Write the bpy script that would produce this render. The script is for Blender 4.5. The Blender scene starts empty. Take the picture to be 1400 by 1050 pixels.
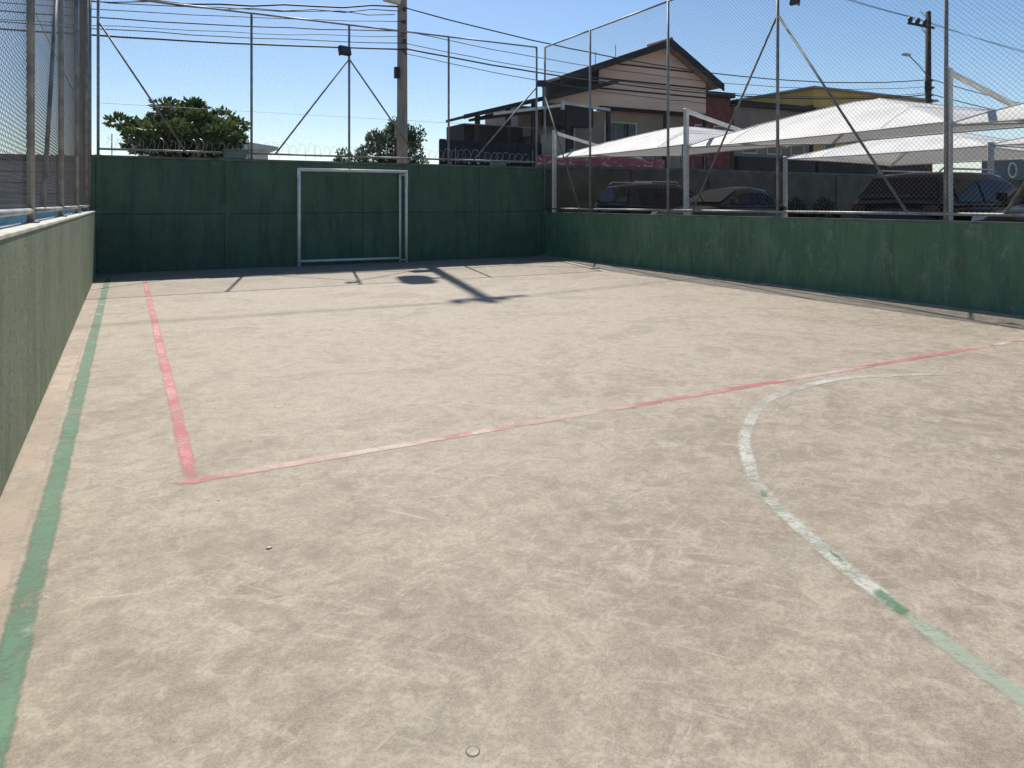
import bpy, math, random
from mathutils import Vector, Matrix, noise
rnd = random.Random(7)
R = math.radians
scene = bpy.context.scene
col = scene.collection

# ---------------------------------------------------------------- camera, sky, sun, exposure
H = 1.55
cam = bpy.data.cameras.new('camera'); co = bpy.data.objects.new('camera', cam); col.objects.link(co)
co.location = (0, 0, H); co.rotation_euler = (R(90), 0, -0.494)
cam.sensor_width = 36; cam.lens = 36*977.2/1400; cam.shift_y = -247.6/1400
cam.clip_start = .05; cam.clip_end = 3000
scene.camera = co
SUN_AZ, SUN_EL = R(13), R(51)
w = bpy.data.worlds.new('World'); scene.world = w; w.use_nodes = True
nt = w.node_tree; bg = nt.nodes['Background']
sky = nt.nodes.new('ShaderNodeTexSky'); sky.sky_type = 'NISHITA'; sky.sun_disc = False
sky.sun_elevation = SUN_EL; sky.sun_rotation = SUN_AZ; sky.altitude = 700; sky.air_density = 1.0; sky.dust_density = .9; sky.ozone_density = 1.4
hs = nt.nodes.new('ShaderNodeHueSaturation'); hs.inputs['Saturation'].default_value = 1.18
nt.links.new(sky.outputs[0], hs.inputs['Color']); nt.links.new(hs.outputs[0], bg.inputs[0]); bg.inputs[1].default_value = .103
sl = bpy.data.lights.new('sun', 'SUN'); sl.energy = 5.0; sl.angle = R(.7); sl.color = (1, .95, .87)
so = bpy.data.objects.new('sun', sl); col.objects.link(so)
sd = Vector((math.sin(SUN_AZ)*math.cos(SUN_EL), math.cos(SUN_AZ)*math.cos(SUN_EL), math.sin(SUN_EL)))
so.rotation_euler = sd.to_track_quat('Z', 'Y').to_euler(); so.location = (0, 0, 40)
vs = scene.view_settings; vs.view_transform = 'Standard'; vs.look = 'None'; vs.exposure = .28; vs.gamma = 1

# ---------------------------------------------------------------- helpers
class MB:
    def __init__(s): s.v = []; s.f = []
    def quad(s, *p):
        n = len(s.v); s.v += [Vector(q) for q in p]; s.f.append(tuple(range(n, n+len(p))))
    def box(s, x0, x1, y0, y1, z0, z1):
        n = len(s.v)
        s.v += [Vector(p) for p in ((x0,y0,z0),(x1,y0,z0),(x1,y1,z0),(x0,y1,z0),(x0,y0,z1),(x1,y0,z1),(x1,y1,z1),(x0,y1,z1))]
        s.f += [tuple(n+i for i in q) for q in ((0,3,2,1),(4,5,6,7),(0,1,5,4),(1,2,6,5),(2,3,7,6),(3,0,4,7))]
        return s
    def prism(s, poly, d):            # planar polygon (list of 3D points) swept along the vector d
        n = len(s.v); k = len(poly); d = Vector(d)
        s.v += [Vector(p) for p in poly] + [Vector(p)+d for p in poly]
        s.f.append(tuple(n+i for i in range(k))); s.f.append(tuple(n+k+i for i in reversed(range(k))))
        for i in range(k):
            j = (i+1) % k; s.f.append((n+j, n+i, n+k+i, n+k+j))
        return s
    def path(s, pts, rad, n=8, cap=True):
        pts = [Vector(p) for p in pts]; m = len(pts); base = len(s.v)
        if not isinstance(rad, (list, tuple)): rad = [rad]*m
        up = None
        for i, p in enumerate(pts):
            t = (pts[min(i+1, m-1)]-pts[max(i-1, 0)]).normalized()
            if up is None:
                up = Vector((0,0,1)) if abs(t.z) < .9 else Vector((1,0,0))
            a = t.cross(up).normalized(); b = a.cross(t).normalized(); up = b
            for k in range(n):
                q = 2*math.pi*(k+.5)/n
                s.v.append(p + (a*math.cos(q)+b*math.sin(q))*rad[i])
        for i in range(m-1):
            for k in range(n):
                k2 = (k+1) % n
                s.f.append((base+i*n+k, base+i*n+k2, base+(i+1)*n+k2, base+(i+1)*n+k))
        if cap:
            s.f.append(tuple(base+k for k in reversed(range(n)))); s.f.append(tuple(base+(m-1)*n+k for k in range(n)))
        return s
    def build(s, name, mat, parent=None, smooth=False):
        me = bpy.data.meshes.new(name)
        off = parent.location if parent is not None and parent.get('_w') else Vector()
        if parent is not None and parent.parent is not None and parent.parent.get('_w'): off = parent.parent.location
        me.from_pydata([tuple(v-off) for v in s.v], [], s.f); me.materials.append(mat)
        me.update()
        if smooth:
            for p in me.polygons: p.use_smooth = True
        o = bpy.data.objects.new(name, me); col.objects.link(o)
        if parent is not None: o.parent = parent
        return o

def thing(name, label, cat, loc=(0,0,0), group=None, world=True):
    o = bpy.data.objects.new(name, None); col.objects.link(o); o.location = loc; o.empty_display_size = .2
    o['label'] = label; o['category'] = cat
    if group: o['group'] = group
    if world: o['_w'] = 1
    return o
def tag(o, label, cat, group=None):
    o['label'] = label; o['category'] = cat
    if group: o['group'] = group
    return o
def struct(o): o['kind'] = 'structure'; return o
def bev(o, wd=.01, seg=2):
    m = o.modifiers.new('bevel', 'BEVEL'); m.width = wd; m.segments = seg; m.limit_method = 'ANGLE'; m.angle_limit = R(40); return o
def copy_tree(o, parent=None):
    c = o.copy(); col.objects.link(c); c.parent = parent
    for ch in list(o.children): copy_tree(ch, c)
    return c

# ---------------------------------------------------------------- materials
class NT:
    def __init__(s, name):
        s.m = bpy.data.materials.new(name); s.m.use_nodes = True; s.t = s.m.node_tree
        s.b = s.t.nodes['Principled BSDF']; s.out = s.t.nodes['Material Output']; s.co = s.t.nodes.new('ShaderNodeTexCoord').outputs['Object']
        s.geo = None
    def world(s): 
        if s.geo is None: s.geo = s.t.nodes.new('ShaderNodeNewGeometry').outputs['Position']
        return s.geo
    def L(s, a, b): s.t.links.new(a, b)
    def mapv(s, scale=(1,1,1), rot=(0,0,0), loc=(0,0,0), world=False):
        src = s.world() if world else s.co
        if any(rot):                     # turn first, stretch afterwards
            q = s.t.nodes.new('ShaderNodeMapping'); q.inputs['Rotation'].default_value = rot; s.L(src, q.inputs[0]); src = q.outputs[0]
        n = s.t.nodes.new('ShaderNodeMapping'); n.inputs['Scale'].default_value = scale; n.inputs['Location'].default_value = loc
        s.L(src, n.inputs[0]); return n.outputs[0]
    def noise(s, vec, scale, detail=4, rough=.55, dist=0):
        n = s.t.nodes.new('ShaderNodeTexNoise'); n.inputs['Scale'].default_value = scale; n.inputs['Detail'].default_value = detail
        n.inputs['Roughness'].default_value = rough; n.inputs['Distortion'].default_value = dist; s.L(vec, n.inputs['Vector']); return n.outputs['Fac']
    def voro(s, vec, scale, rand=1):
        n = s.t.nodes.new('ShaderNodeTexVoronoi'); n.inputs['Scale'].default_value = scale; n.inputs['Randomness'].default_value = rand; s.L(vec, n.inputs['Vector']); return n.outputs['Distance']
    def ramp(s, fac, a, b, va=0., vb=1.):
        n = s.t.nodes.new('ShaderNodeMapRange'); n.inputs[1].default_value = a; n.inputs[2].default_value = b; n.inputs[3].default_value = va; n.inputs[4].default_value = vb
        n.interpolation_type = 'SMOOTHSTEP'; s.L(fac, n.inputs[0]); return n.outputs[0]
    def mix(s, fac, a, b, mode='MIX'):
        n = s.t.nodes.new('ShaderNodeMix'); n.data_type = 'RGBA'; n.blend_type = mode
        for i, v in ((0, fac), (6, a), (7, b)):
            if hasattr(v, 'is_linked') or isinstance(v, bpy.types.NodeSocket): s.L(v, n.inputs[i])
            elif i == 0: n.inputs[0].default_value = v
            else: n.inputs[i].default_value = (*v, 1)
        return n.outputs[2]
    def math(s, op, a, b=0.):
        n = s.t.nodes.new('ShaderNodeMath'); n.operation = op; n.use_clamp = False
        for i, v in ((0, a), (1, b)):
            if isinstance(v, bpy.types.NodeSocket): s.L(v, n.inputs[i])
            else: n.inputs[i].default_value = v
        return n.outputs[0]
    def bump(s, h, strength=.3, dist=.01):
        n = s.t.nodes.new('ShaderNodeBump'); n.inputs['Strength'].default_value = strength; n.inputs['Distance'].default_value = dist
        s.L(h, n.inputs['Height']); s.L(n.outputs[0], s.b.inputs['Normal'])
    def color(s, c):
        if isinstance(c, bpy.types.NodeSocket): s.L(c, s.b.inputs['Base Color'])
        else: s.b.inputs['Base Color'].default_value = (*c, 1)
    def set(s, rough=.7, metal=0, spec=.4):
        s.b.inputs['Roughness'].default_value = rough; s.b.inputs['Metallic'].default_value = metal; s.b.inputs['Specular IOR Level'].default_value = spec; return s

def simple(name, c, rough=.7, metal=0, var=.25, scale=3, spec=.4, bump=.1, stretch=(1,1,1)):
    n = NT(name).set(rough, metal, spec)
    v = n.mapv(stretch)
    f = n.ramp(n.noise(v, scale, 5), .3, .7)
    d = tuple(x*(1-var) for x in c); e = tuple(min(1, x*(1+var*.6)) for x in c)
    n.color(n.mix(f, d, e))
    if bump: n.bump(n.noise(n.co, scale*12, 3), bump, .01)
    return n.m

def mat_court():
    n = NT('court_concrete').set(.75, 0, .3)
    p = n.mapv()
    big = n.ramp(n.noise(p, .3, 3, .6, .5), .32, .68)
    mid = n.ramp(n.noise(n.mapv((1, 1.3, 1), (0, 0, .4)), 1.7, 7, .68, 1.2), .41, .6)
    blot = n.ramp(n.noise(n.mapv((1.2, 1, 1), (0, 0, 1.1), (17, 3, 0)), 5.5, 6, .66, .8), .45, .61)
    fine = n.ramp(n.noise(p, 48, 4, .7, .4), .42, .6)
    grit = n.ramp(n.noise(p, 130, 3, .7), .43, .6)
    A, B, Cc = (.205, .177, .138), (.29, .254, .205), (.43, .385, .318)
    c = n.mix(big, (.225, .193, .15), (.29, .25, .197))
    sp = n.t.nodes.new('ShaderNodeTexGradient'); sp.gradient_type = 'SPHERICAL'; n.L(n.mapv((.125, .105, 0), loc=(-.44, -1.05, 0)), sp.inputs[0])
    bl = n.ramp(n.math('ADD', sp.outputs['Fac'], n.math('MULTIPLY', n.noise(n.mapv(loc=(2, 2, 0)), .8, 6, .7, .6), .7)), .45, .95)
    c = n.mix(n.math('MULTIPLY', bl, .7), c, (.43, .377, .3))
    c = n.mix(n.math('MULTIPLY', mid, .5), c, (.42, .367, .29))
    c = n.mix(n.math('MULTIPLY', blot, .55), c, (.47, .415, .333))
    dk = n.ramp(n.noise(n.mapv((1, 1, 1), (0, 0, 0), (31, 5, 0)), 1.1, 7, .7, 1.0), .49, .62)
    c = n.mix(n.math('MULTIPLY', dk, .45), c, (.175, .146, .108))
    fl = n.ramp(n.noise(n.mapv(loc=(5, 51, 0)), 13, 5, .62, .5), .47, .6)
    c = n.mix(n.math('MULTIPLY', fl, .3), c, (.47, .413, .33))
    fd = n.ramp(n.noise(n.mapv(loc=(45, 1, 0)), 9, 5, .62, .5), .5, .64)
    c = n.mix(n.math('MULTIPLY', fd, .32), c, (.17, .142, .105))
    # sweeping trowel marks, broken up by a second noise so that none runs long
    brk = n.ramp(n.noise(n.mapv(loc=(3, 71, 0)), 1.0, 4, .6), .44, .6)
    for k, (rot, sc, a, b, am) in enumerate(((.75, (1.2, 5, 1), .53, .65, .55), (-.5, (1.2, 6, 1), .54, .67, .5))):
        s1 = n.ramp(n.noise(n.mapv(sc, (0, 0, rot), (k*7.3, k*3.1, 0)), 1.5, 7, .68, 2.2), a, b)
        c = n.mix(n.math('MULTIPLY', n.math('MULTIPLY', s1, brk), am), c, (.5, .455, .385))
    pk = n.ramp(n.noise(n.mapv((1, 2, 1), (0, 0, .2), (9, 40, 0)), .7, 5, .7, .4), .58, .75)
    c = n.mix(n.math('MULTIPLY', pk, .28), c, (.37, .23, .185))
    yl = n.ramp(n.noise(n.mapv((1, 1, 1), (0, 0, .2), (60, 40, 0)), .9, 6, .7, .4), .58, .75)
    c = n.mix(n.math('MULTIPLY', yl, .25), c, (.3, .31, .23))
    c = n.mix(n.math('MULTIPLY', fine, .38), c, (.17, .143, .108))
    c = n.mix(n.math('MULTIPLY', grit, .26), c, (.5, .445, .36))
    # short scratches, each direction switched on only in places
    for k, (rot, off, curve) in enumerate(((.9, 3, .6), (2.3, 11, .9), (.2, 23, .5))):
        sv = n.mapv((3.2, 30, 1), (0, 0, rot), (off, off*2, 0))
        sc = n.ramp(n.noise(sv, .8, 3, .5, curve), .685, .75)
        on = n.ramp(n.noise(n.mapv(loc=(off*5, off, 0)), .9, 2, .5), .5, .6)
        c = n.mix(n.math('MULTIPLY', n.math('MULTIPLY', sc, on), .42), c, (.54, .48, .4))
    dots = n.ramp(n.voro(p, 1.9), .012, .036, 1, 0)
    c = n.mix(n.math('MULTIPLY', dots, .55), c, (.11, .09, .07))
    dots2 = n.ramp(n.voro(n.mapv((1, 1, 1), (0, 0, .7), (4, 9, 0)), 2.1), .01, .028, 1, 0)
    c = n.mix(n.math('MULTIPLY', dots2, .5), c, (.58, .53, .46))
    c = n.mix(1.0, c, (.885, .86, .835), 'MULTIPLY')
    n.color(c)
    h = n.math('ADD', n.math('MULTIPLY', fine, .6), n.math('ADD', grit, n.math('ADD', mid, blot)))
    n.bump(n.math('ADD', n.math('MULTIPLY', fine, .35), n.math('ADD', mid, blot)), .2, .004)
    return n.m

def mat_paint(name, c1, c2, wear=.5, seed=0, c3=None, cover=.95, patch=.2, gain=1.):
    """worn floor paint: a thin coat with holes through which the concrete shows"""
    n = NT(name).set(.65, 0, .4)
    p = n.mapv(loc=(seed, seed*1.7, 0))
    a = n.noise(p, 5, 6, .7, .4); b = n.noise(p, 40, 4, .75)
    c = n.mix(n.ramp(n.noise(p, 2.2, 4), .35, .65), c1, c2)
    if c3:
        c = n.mix(n.ramp(n.noise(n.mapv(loc=(seed*3, 2, 0)), 1.5, 5, .65), .55, .64), c, c3)
    n.color(c)
    hole = n.ramp(n.math('ADD', n.math('MULTIPLY', a, .6), n.math('MULTIPLY', b, .4)), wear-.1, wear+.1)
    big = n.ramp(n.noise(n.mapv(loc=(seed, 13, 0)), 1.0, 4, .6), .38, .62)
    alpha = n.math('SUBTRACT', cover, n.math('ADD', n.math('MULTIPLY', hole, .7*cover), n.math('MULTIPLY', big, patch)))
    alpha = n.math('MAXIMUM', alpha, .04)
    at = n.t.nodes.new('ShaderNodeAttribute'); at.attribute_name = 'across'
    ed = n.ramp(n.math('ADD', n.math('MULTIPLY', at.outputs['Fac'], gain), n.math('MULTIPLY', n.noise(p, 26, 4, .7), .55)), .22, .75)
    alpha = n.math('MULTIPLY', alpha, ed)
    tr = n.t.nodes.new('ShaderNodeBsdfTransparent'); mx = n.t.nodes.new('ShaderNodeMixShader')
    n.L(alpha, mx.inputs[0]); n.L(tr.outputs[0], mx.inputs[1]); n.L(n.b.outputs[0], mx.inputs[2]); n.L(mx.outputs[0], n.out.inputs[0])
    return n.m

def mat_wall(name, c1, c2, streak, stain, seed=0, chip=(.3, .33, .3), pale=.22):
    n = NT(name).set(.68, 0, .3)
    p = n.mapv(loc=(seed, seed, seed), world=True)
    c = n.mix(n.ramp(n.noise(p, 1.1, 5, .6, .3), .32, .68), c1, c2)
    st = n.ramp(n.noise(n.mapv((2.6, 2.6, .4), loc=(seed, 3, 0), world=True), 1.3, 6, .65, .3), .47, .62)
    c = n.mix(n.math('MULTIPLY', st, .55), c, streak)
    st2 = n.ramp(n.noise(n.mapv((4.5, 4.5, .6), loc=(seed+5, 3, 0), world=True), 1.1, 6, .65, .4), .5, .64)
    c = n.mix(n.math('MULTIPLY', st2, .6), c, stain)
    ch = n.ramp(n.noise(n.mapv((3, 3, 1.6), loc=(seed, 1, 9), world=True), 2.2, 8, .74, .5), .56, .64)
    c = n.mix(n.math('MULTIPLY', ch, .5), c, chip)
    pl = n.ramp(n.noise(n.mapv((3.2, 3.2, 1.0), loc=(seed+2, 8, 3), world=True), 1.0, 7, .72, .5), .5, .63)
    c = n.mix(n.math('MULTIPLY', pl, pale), c, chip)
    c = n.mix(n.math('MULTIPLY', n.ramp(n.noise(p, 30, 4, .7), .35, .7), .25), c, stain)
    bm = n.ramp(n.voro(n.mapv(loc=(seed*3, 1, 2), world=True), 1.25), .05, .12, 1, 0)
    on = n.ramp(n.noise(n.mapv(loc=(seed, 77, 2), world=True), 9, 4, .7), .42, .6)
    c = n.mix(n.math('MULTIPLY', n.math('MULTIPLY', bm, on), .35), c, chip)
    n.color(c)
    n.bump(n.math('ADD', n.noise(n.world(), 22, 6, .7), n.math('MULTIPLY', n.noise(n.world(), 3.5, 4, .6), 2.0)), .5, .014)
    return n.m

M = {}
M['court'] = mat_court()
M['strip'] = simple('mortar_strip', (.36, .3, .23), .8, var=.3, scale=4)
M['ground'] = simple('earth', (.2, .17, .13), .9, var=.3, scale=.5)
M['asphalt'] = simple('asphalt', (.1, .095, .09), .85, var=.3, scale=2)
M['lot'] = simple('lot_paving', (.1, .095, .09), .85, var=.3, scale=1.5)
M['pave'] = simple('pavement', (.38, .35, .31), .85, var=.25, scale=2)
M['green_line'] = mat_paint('green_floor_paint', (.062, .158, .086), (.085, .195, .11), .56, 2, (.2, .28, .19), .93, .25)
M['red_line'] = mat_paint('red_floor_paint', (.5, .12, .14), (.56, .24, .24), .56, 5, (.52, .3, .27), .9, .25)
M['red_worn'] = mat_paint('faded_red_floor_paint', (.46, .13, .13), (.52, .29, .26), .55, 8, (.54, .45, .39), .85, .28)
M['red_ghost'] = mat_paint('ghost_red_floor_paint', (.34, .15, .12), (.36, .22, .18), .47, 11, None, .5, .2)
M['white_line'] = mat_paint('white_floor_paint', (.48, .475, .4), (.54, .54, .48), .53, 3, (.36, .4, .32), .9, .3)
M['white_ghost'] = mat_paint('ghost_white_floor_paint', (.5, .46, .38), (.5, .45, .38), .47, 17, None, .6, .3)
M['green_patch'] = mat_paint('green_under_paint', (.05, .16, .08), (.08, .2, .11), .52, 21, None, .9, .1)
M['green_pale'] = mat_paint('pale_green_floor_paint', (.34, .41, .31), (.44, .47, .38), .57, 23, (.18, .29, .19), .85, .25)
M['strip_paint'] = mat_paint('pale_mortar_wash', (.44, .36, .26), (.46, .35, .27), .56, 29, (.48, .44, .36), .8, .3)
M['scuff'] = mat_paint('pale_scuff', (.5, .445, .36), (.56, .5, .41), .56, 41, None, .5, .2, 3.)
M['chalk_line'] = mat_paint('chalky_pink_floor_paint', (.52, .32, .28), (.55, .44, .38), .58, 43, (.5, .22, .2), .8, .2)
M['far_wall'] = mat_wall('dark_green_paint', (.068, .125, .072), (.09, .16, .095), (.058, .1, .082), (.045, .085, .055), 1, (.12, .19, .14))
M['right_wall'] = mat_wall('weathered_green_paint', (.095, .185, .095), (.125, .225, .125), (.075, .155, .105), (.08, .12, .068), 4, (.25, .32, .21), .3)
M['left_wall'] = mat_wall('faded_green_paint', (.185, .22, .145), (.22, .25, .165), (.155, .19, .12), (.125, .16, .095), 8, (.31, .32, .22), .25)
M['cap'] = simple('cap_concrete', (.5, .5, .42), .8, var=.25, scale=3)
M['cap_dark'] = simple('cap_mossy_concrete', (.13, .15, .12), .85, var=.35, scale=3)
M['joint'] = simple('joint_dark', (.04, .085, .055), .8)
M['galv'] = simple('galvanised_pipe', (.27, .275, .27), .5, .35, var=.3, scale=6, bump=.05)
M['galv_old'] = simple('dull_pipe', (.22, .22, .2), .6, .2, var=.35, scale=5, bump=.05)
M['mesh'] = simple('mesh_wire', (.13, .13, .13), .6, .1, var=.2, scale=4, bump=0)
M['white_paint'] = simple('white_enamel', (.74, .76, .7), .45, var=.15, scale=8, bump=.05)
M['black'] = simple('black_housing', (.015, .016, .017), .5, var=.3, bump=.05)
M['lens'] = simple('lamp_glass', (.05, .055, .06), .15, var=.1, spec=.6, bump=0)
M['grey_box'] = simple('grey_green_sheet', (.16, .2, .17), .6, var=.25)
M['pole'] = simple('pole_concrete', (.3, .26, .225), .85, var=.2, scale=4, stretch=(3, 3, .6))
M['pole_dark'] = simple('dark_pole', (.06, .055, .05), .85, var=.2, scale=4, stretch=(3, 3, .6))
M['cable'] = simple('cable_rubber', (.025, .026, .03), .6, var=.3, bump=0)
M['porcelain'] = simple('insulator', (.05, .045, .05), .3, var=.2, bump=0)
M['trafo'] = simple('transformer_grey', (.3, .31, .31), .55, var=.2)
M['razor'] = simple('razor_steel', (.5, .5, .5), .4, .5, var=.2, bump=0)
n = NT('shade_membrane').set(.6, 0, .3)
n.color(n.mix(n.ramp(n.noise(n.co, 1.3, 5), .35, .7), (.64, .63, .6), (.78, .77, .74)))
tl = n.t.nodes.new('ShaderNodeBsdfTranslucent'); tl.inputs[0].default_value = (.55, .53, .5, 1)
mx = n.t.nodes.new('ShaderNodeMixShader'); mx.inputs[0].default_value = .22
n.L(n.b.outputs[0], mx.inputs[1]); n.L(tl.outputs[0], mx.inputs[2]); n.L(mx.outputs[0], n.out.inputs[0])
M['membrane'] = n.m
M['steel_white'] = simple('painted_steel', (.66, .65, .61), .5, var=.18, scale=4, bump=.05)
def carpaint(name, c):
    n = NT(name).set(.4, 0, .25); n.color(c); n.b.inputs['Coat Weight'].default_value = .4; n.b.inputs['Coat Roughness'].default_value = .06
    return n.m
M['car_black'] = carpaint('black_car_paint', (.01, .011, .014))
M['car_navy'] = carpaint('dark_blue_car_paint', (.012, .015, .03))
M['car_grey'] = carpaint('graphite_car_paint', (.03, .031, .034))
M['car_silver'] = carpaint('silver_car_paint', (.36, .37, .37))
M['glass'] = simple('car_glass', (.008, .009, .012), .08, var=.1, spec=.3, bump=0)
M['tyre'] = simple('tyre_rubber', (.02, .02, .02), .85, bump=.1)
M['rim'] = simple('alloy', (.5, .5, .5), .35, .8, bump=0)
M['red_lamp'] = simple('tail_lamp', (.06, .01, .01), .2, bump=0)
M['clear_lamp'] = simple('head_lamp', (.6, .62, .64), .15, bump=0)
M['trunk'] = simple('bark', (.12, .09, .065), .9, var=.3, scale=8)
def leafmat(name, c1, c2):
    n = NT(name).set(.55, 0, .35)
    oi = n.noise(n.co, 1.6, 3); c = n.mix(n.ramp(oi, .35, .65), c1, c2); n.color(c)
    tl = n.t.nodes.new('ShaderNodeBsdfTranslucent'); n.L(n.mix(.0, c, c), tl.inputs[0])
    mx = n.t.nodes.new('ShaderNodeMixShader'); mx.inputs[0].default_value = .3
    n.L(n.b.outputs[0], mx.inputs[1]); n.L(tl.outputs[0], mx.inputs[2]); n.L(mx.outputs[0], n.out.inputs[0])
    return n.m
M['leaf'] = leafmat('broad_leaf', (.05, .085, .022), (.12, .15, .045))
M['leaf2'] = leafmat('feather_leaf', (.05, .075, .03), (.1, .125, .055))
M['leaf3'] = leafmat('dark_leaf', (.015, .022, .012), (.025, .035, .018))
M['clad'] = simple('tan_cladding', (.78, .55, .42), .8, var=.1, scale=1.2, stretch=(.3, 1, 4))
M['plaster'] = simple('grey_beige_plaster', (.33, .285, .235), .85, var=.2, scale=.9)
M['plaster_shade_dark'] = simple('shade_dark_plaster', (.04, .034, .036), .85, var=.3, scale=.9)  # near-black: shade under roofs and in recesses put into the plaster colour
M['fascia'] = simple('dark_fascia', (.02, .019, .02), .7, var=.3)
M['tile'] = simple('roof_tile', (.34, .26, .22), .8, var=.3, scale=2)
M['gutter'] = simple('pale_gutter', (.62, .6, .55), .6, var=.2)
M['navy'] = simple('navy_boards', (.008, .008, .022), .7, var=.4)
M['sign_red'] = None
n = NT('red_shop_band').set(.6, 0, .4)
c = n.mix(n.ramp(n.noise(n.co, .8, 4), .35, .65), (.3, .05, .07), (.36, .09, .1))
f = n.ramp(n.noise(n.mapv((2.2, 1, 5), (0, 0, 0), (3, 0, 1)), 1.1, 3, .5, 1.2), .55, .62)
g = n.ramp(n.t.nodes.new('ShaderNodeSeparateXYZ').outputs[0], 0, 1)
c = n.mix(n.math('MULTIPLY', f, .6), c, (.72, .55, .52)); n.color(c)
M['sign_red'] = n.m
M['win'] = simple('window_glass', (.02, .022, .026), .08, var=.2, spec=.6, bump=0)
M['brick'] = simple('dark_red_brick', (.2, .06, .05), .85, var=.35, scale=3)
M['brown'] = simple('grey_brown_render', (.27, .22, .18), .85, var=.2, scale=.8)
M['ochre'] = simple('ochre_render', (.62, .4, .12), .8, var=.15, scale=.8)
M['maroon'] = simple('maroon_render', (.16, .05, .05), .85, var=.25)
M['roofgrey'] = simple('grey_sheet_roof', (.32, .33, .32), .6, var=.2, stretch=(8, .4, 1))
M['white_house'] = simple('white_render', (.72, .71, .68), .8, var=.1)
M['street_wall'] = simple('olive_brown_render', (.12, .11, .08), .9, var=.3, scale=1.4)
M['pool_blue'] = simple('blue_painted_wall', (.3, .52, .66), .7, var=.25)
M['grey_brown_shed'] = simple('weathered_board', (.3, .27, .26), .85, var=.3, stretch=(.3, 1, 6))
M['teal'] = simple('teal_board', (.06, .1, .13), .6, var=.2)
M['pebble'] = simple('pale_stone', (.62, .58, .5), .85, var=.2)
M['plug'] = simple('plug_mortar', (.36, .33, .265), .85, var=.25, scale=30)
M['plug_rim'] = simple('plug_gap', (.15, .125, .095), .9)

# ---------------------------------------------------------------- ground, court floor, markings
XL, XR, YF = -.587, 10.72, 18.04
ZL, ZR, ZF = 1.383, 1.283, 2.60
LOT = .55
def sheet(name, x0, x1, y0, y1, z, mat):
    m = MB(); m.quad((x0,y0,z),(x1,y0,z),(x1,y1,z),(x0,y1,z)); return struct(m.build(name, mat))
sheet('ground', -1500, 1500, -1500, 1500, -.06, M['ground'])
m = MB().box(XL-.3, XR+.3, -14, YF+.3, -.05, 0); struct(m.build('court_floor', M['court']))
m = MB().box(XR+.16, 60, -14, 19.0, -.05, LOT); struct(m.build('parking_lot', M['lot']))
sheet('street', -200, 200, 23.4, 27, -.03, M['asphalt'])
for y0, y1 in ((19.4, 23.4), (27, 28)):
    m = MB().box(-200, 200, y0, y1, -.05, .1); struct(m.build('pavement', M['pave']))

def strip_line(name, pts, wd, mat, z=.004, jitter=.004, seed=0):
    """painted band along a poly-line of ground points, edges slightly uneven"""
    m = MB(); L = []; r = random.Random(seed)
    P = []
    for a, b in zip(pts[:-1], pts[1:]):
        a, b = Vector(a), Vector(b); k = max(1, int((b-a).length/.12))
        P += [a.lerp(b, i/k) for i in range(k)]
    P.append(Vector(pts[-1]))
    W = []
    for i, p in enumerate(P):
        t = (P[min(i+1, len(P)-1)]-P[max(i-1, 0)]).normalized(); nn = Vector((-t.y, t.x))
        a = p+nn*(wd/2+.008+r.uniform(-jitter, jitter)); b = p-nn*(wd/2+.008+r.uniform(-jitter, jitter))
        m.v += [Vector((a.x, a.y, z)), Vector((p.x, p.y, z)), Vector((b.x, b.y, z))]; tp = max(1, min(4, len(P)//4)); e = min(1, i/tp, (len(P)-1-i)/tp); W += [0, e, 0]
        if i:
            q = 3*i; m.f += [(q-3, q-2, q+1, q), (q-2, q-1, q+2, q+1)]
    o = m.build(name, mat); at = o.data.attributes.new('across', 'FLOAT', 'POINT')
    for i, v in enumerate(W): at.data[i].value = v*wd/.09
    return struct(o)
strip_line('mortar_strip', [(XL+.085, -4), (XL+.085, YF-.4)], .16, M['strip_paint'], .001, .006, 12)
strip_line('green_side_line', [(-.345, -3), (-.345, YF-1.2)], .098, M['green_line'], .0016, .005, 1)
strip_line('red_area_line', [(.32, 4.31), (.31, 16.2)], .08, M['red_line'], .0016, .006, 2)
for k, (x0, x1, mm) in enumerate(((.2, .95, 'red_worn'), (.4, 2.0, 'chalk_line'), (1.5, 2.7, 'red_worn'), (2.3, 3.5, 'chalk_line'), (3.0, 5.4, 'red_worn'), (4.9, 6.2, 'chalk_line'), (5.6, 9.95, 'red_worn'))):
    yy = lambda x: 4.345+.025*min(1, (x-.24)/2.9)
    strip_line('red_cross_line', [(x0, yy(x0)), ((x0+x1)/2, yy((x0+x1)/2)), (x1, yy(x1))], .085, M[mm], .0024+.0003*(k % 2), .007, 3+k*5)
strip_line('red_edge_line', [(10.2, 4.4), (10.2, 16.2)], .09, M['red_ghost'], .0016, .006, 4)
strip_line('faded_white_line', [(.6, 9.9), (7.5, 9.9)], .07, M['white_ghost'], .0016, .008, 5)
strip_line('faded_red_line', [(.4, 16.1), (10.2, 16.1)], .07, M['red_ghost'], .0024, .006, 6)
AP = [(7.2, 3.35), (6.65, 3.75), (5.97, 4.06), (5.36, 4.17), (4.66, 4.06), (4.26, 3.9), (3.64, 3.47), (3.21, 3.02), (2.99, 2.72), (2.72, 2.1), (2.59, 1.69), (2.5, 1.36), (2.44, 1.0), (2.44, .5), (2.52, .0), (2.75, -.55)]
def spline(P, k=10):
    out = []
    for i in range(1, len(P)-2):
        a, b, c, d = [Vector(q) for q in P[i-1:i+3]]
        for u in range(k):
            t = u/k; out.append(tuple(.5*((2*b)+(c-a)*t+(2*a-5*b+4*c-d)*t*t+(3*b-a-3*c+d)*t**3)))
    out.append(tuple(P[-2])); return out
ARC = spline(AP)
def seg(y0, y1, sel=None): return [q for q in ARC if q[0] < 5 and y1 <= q[1] <= y0]
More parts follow.
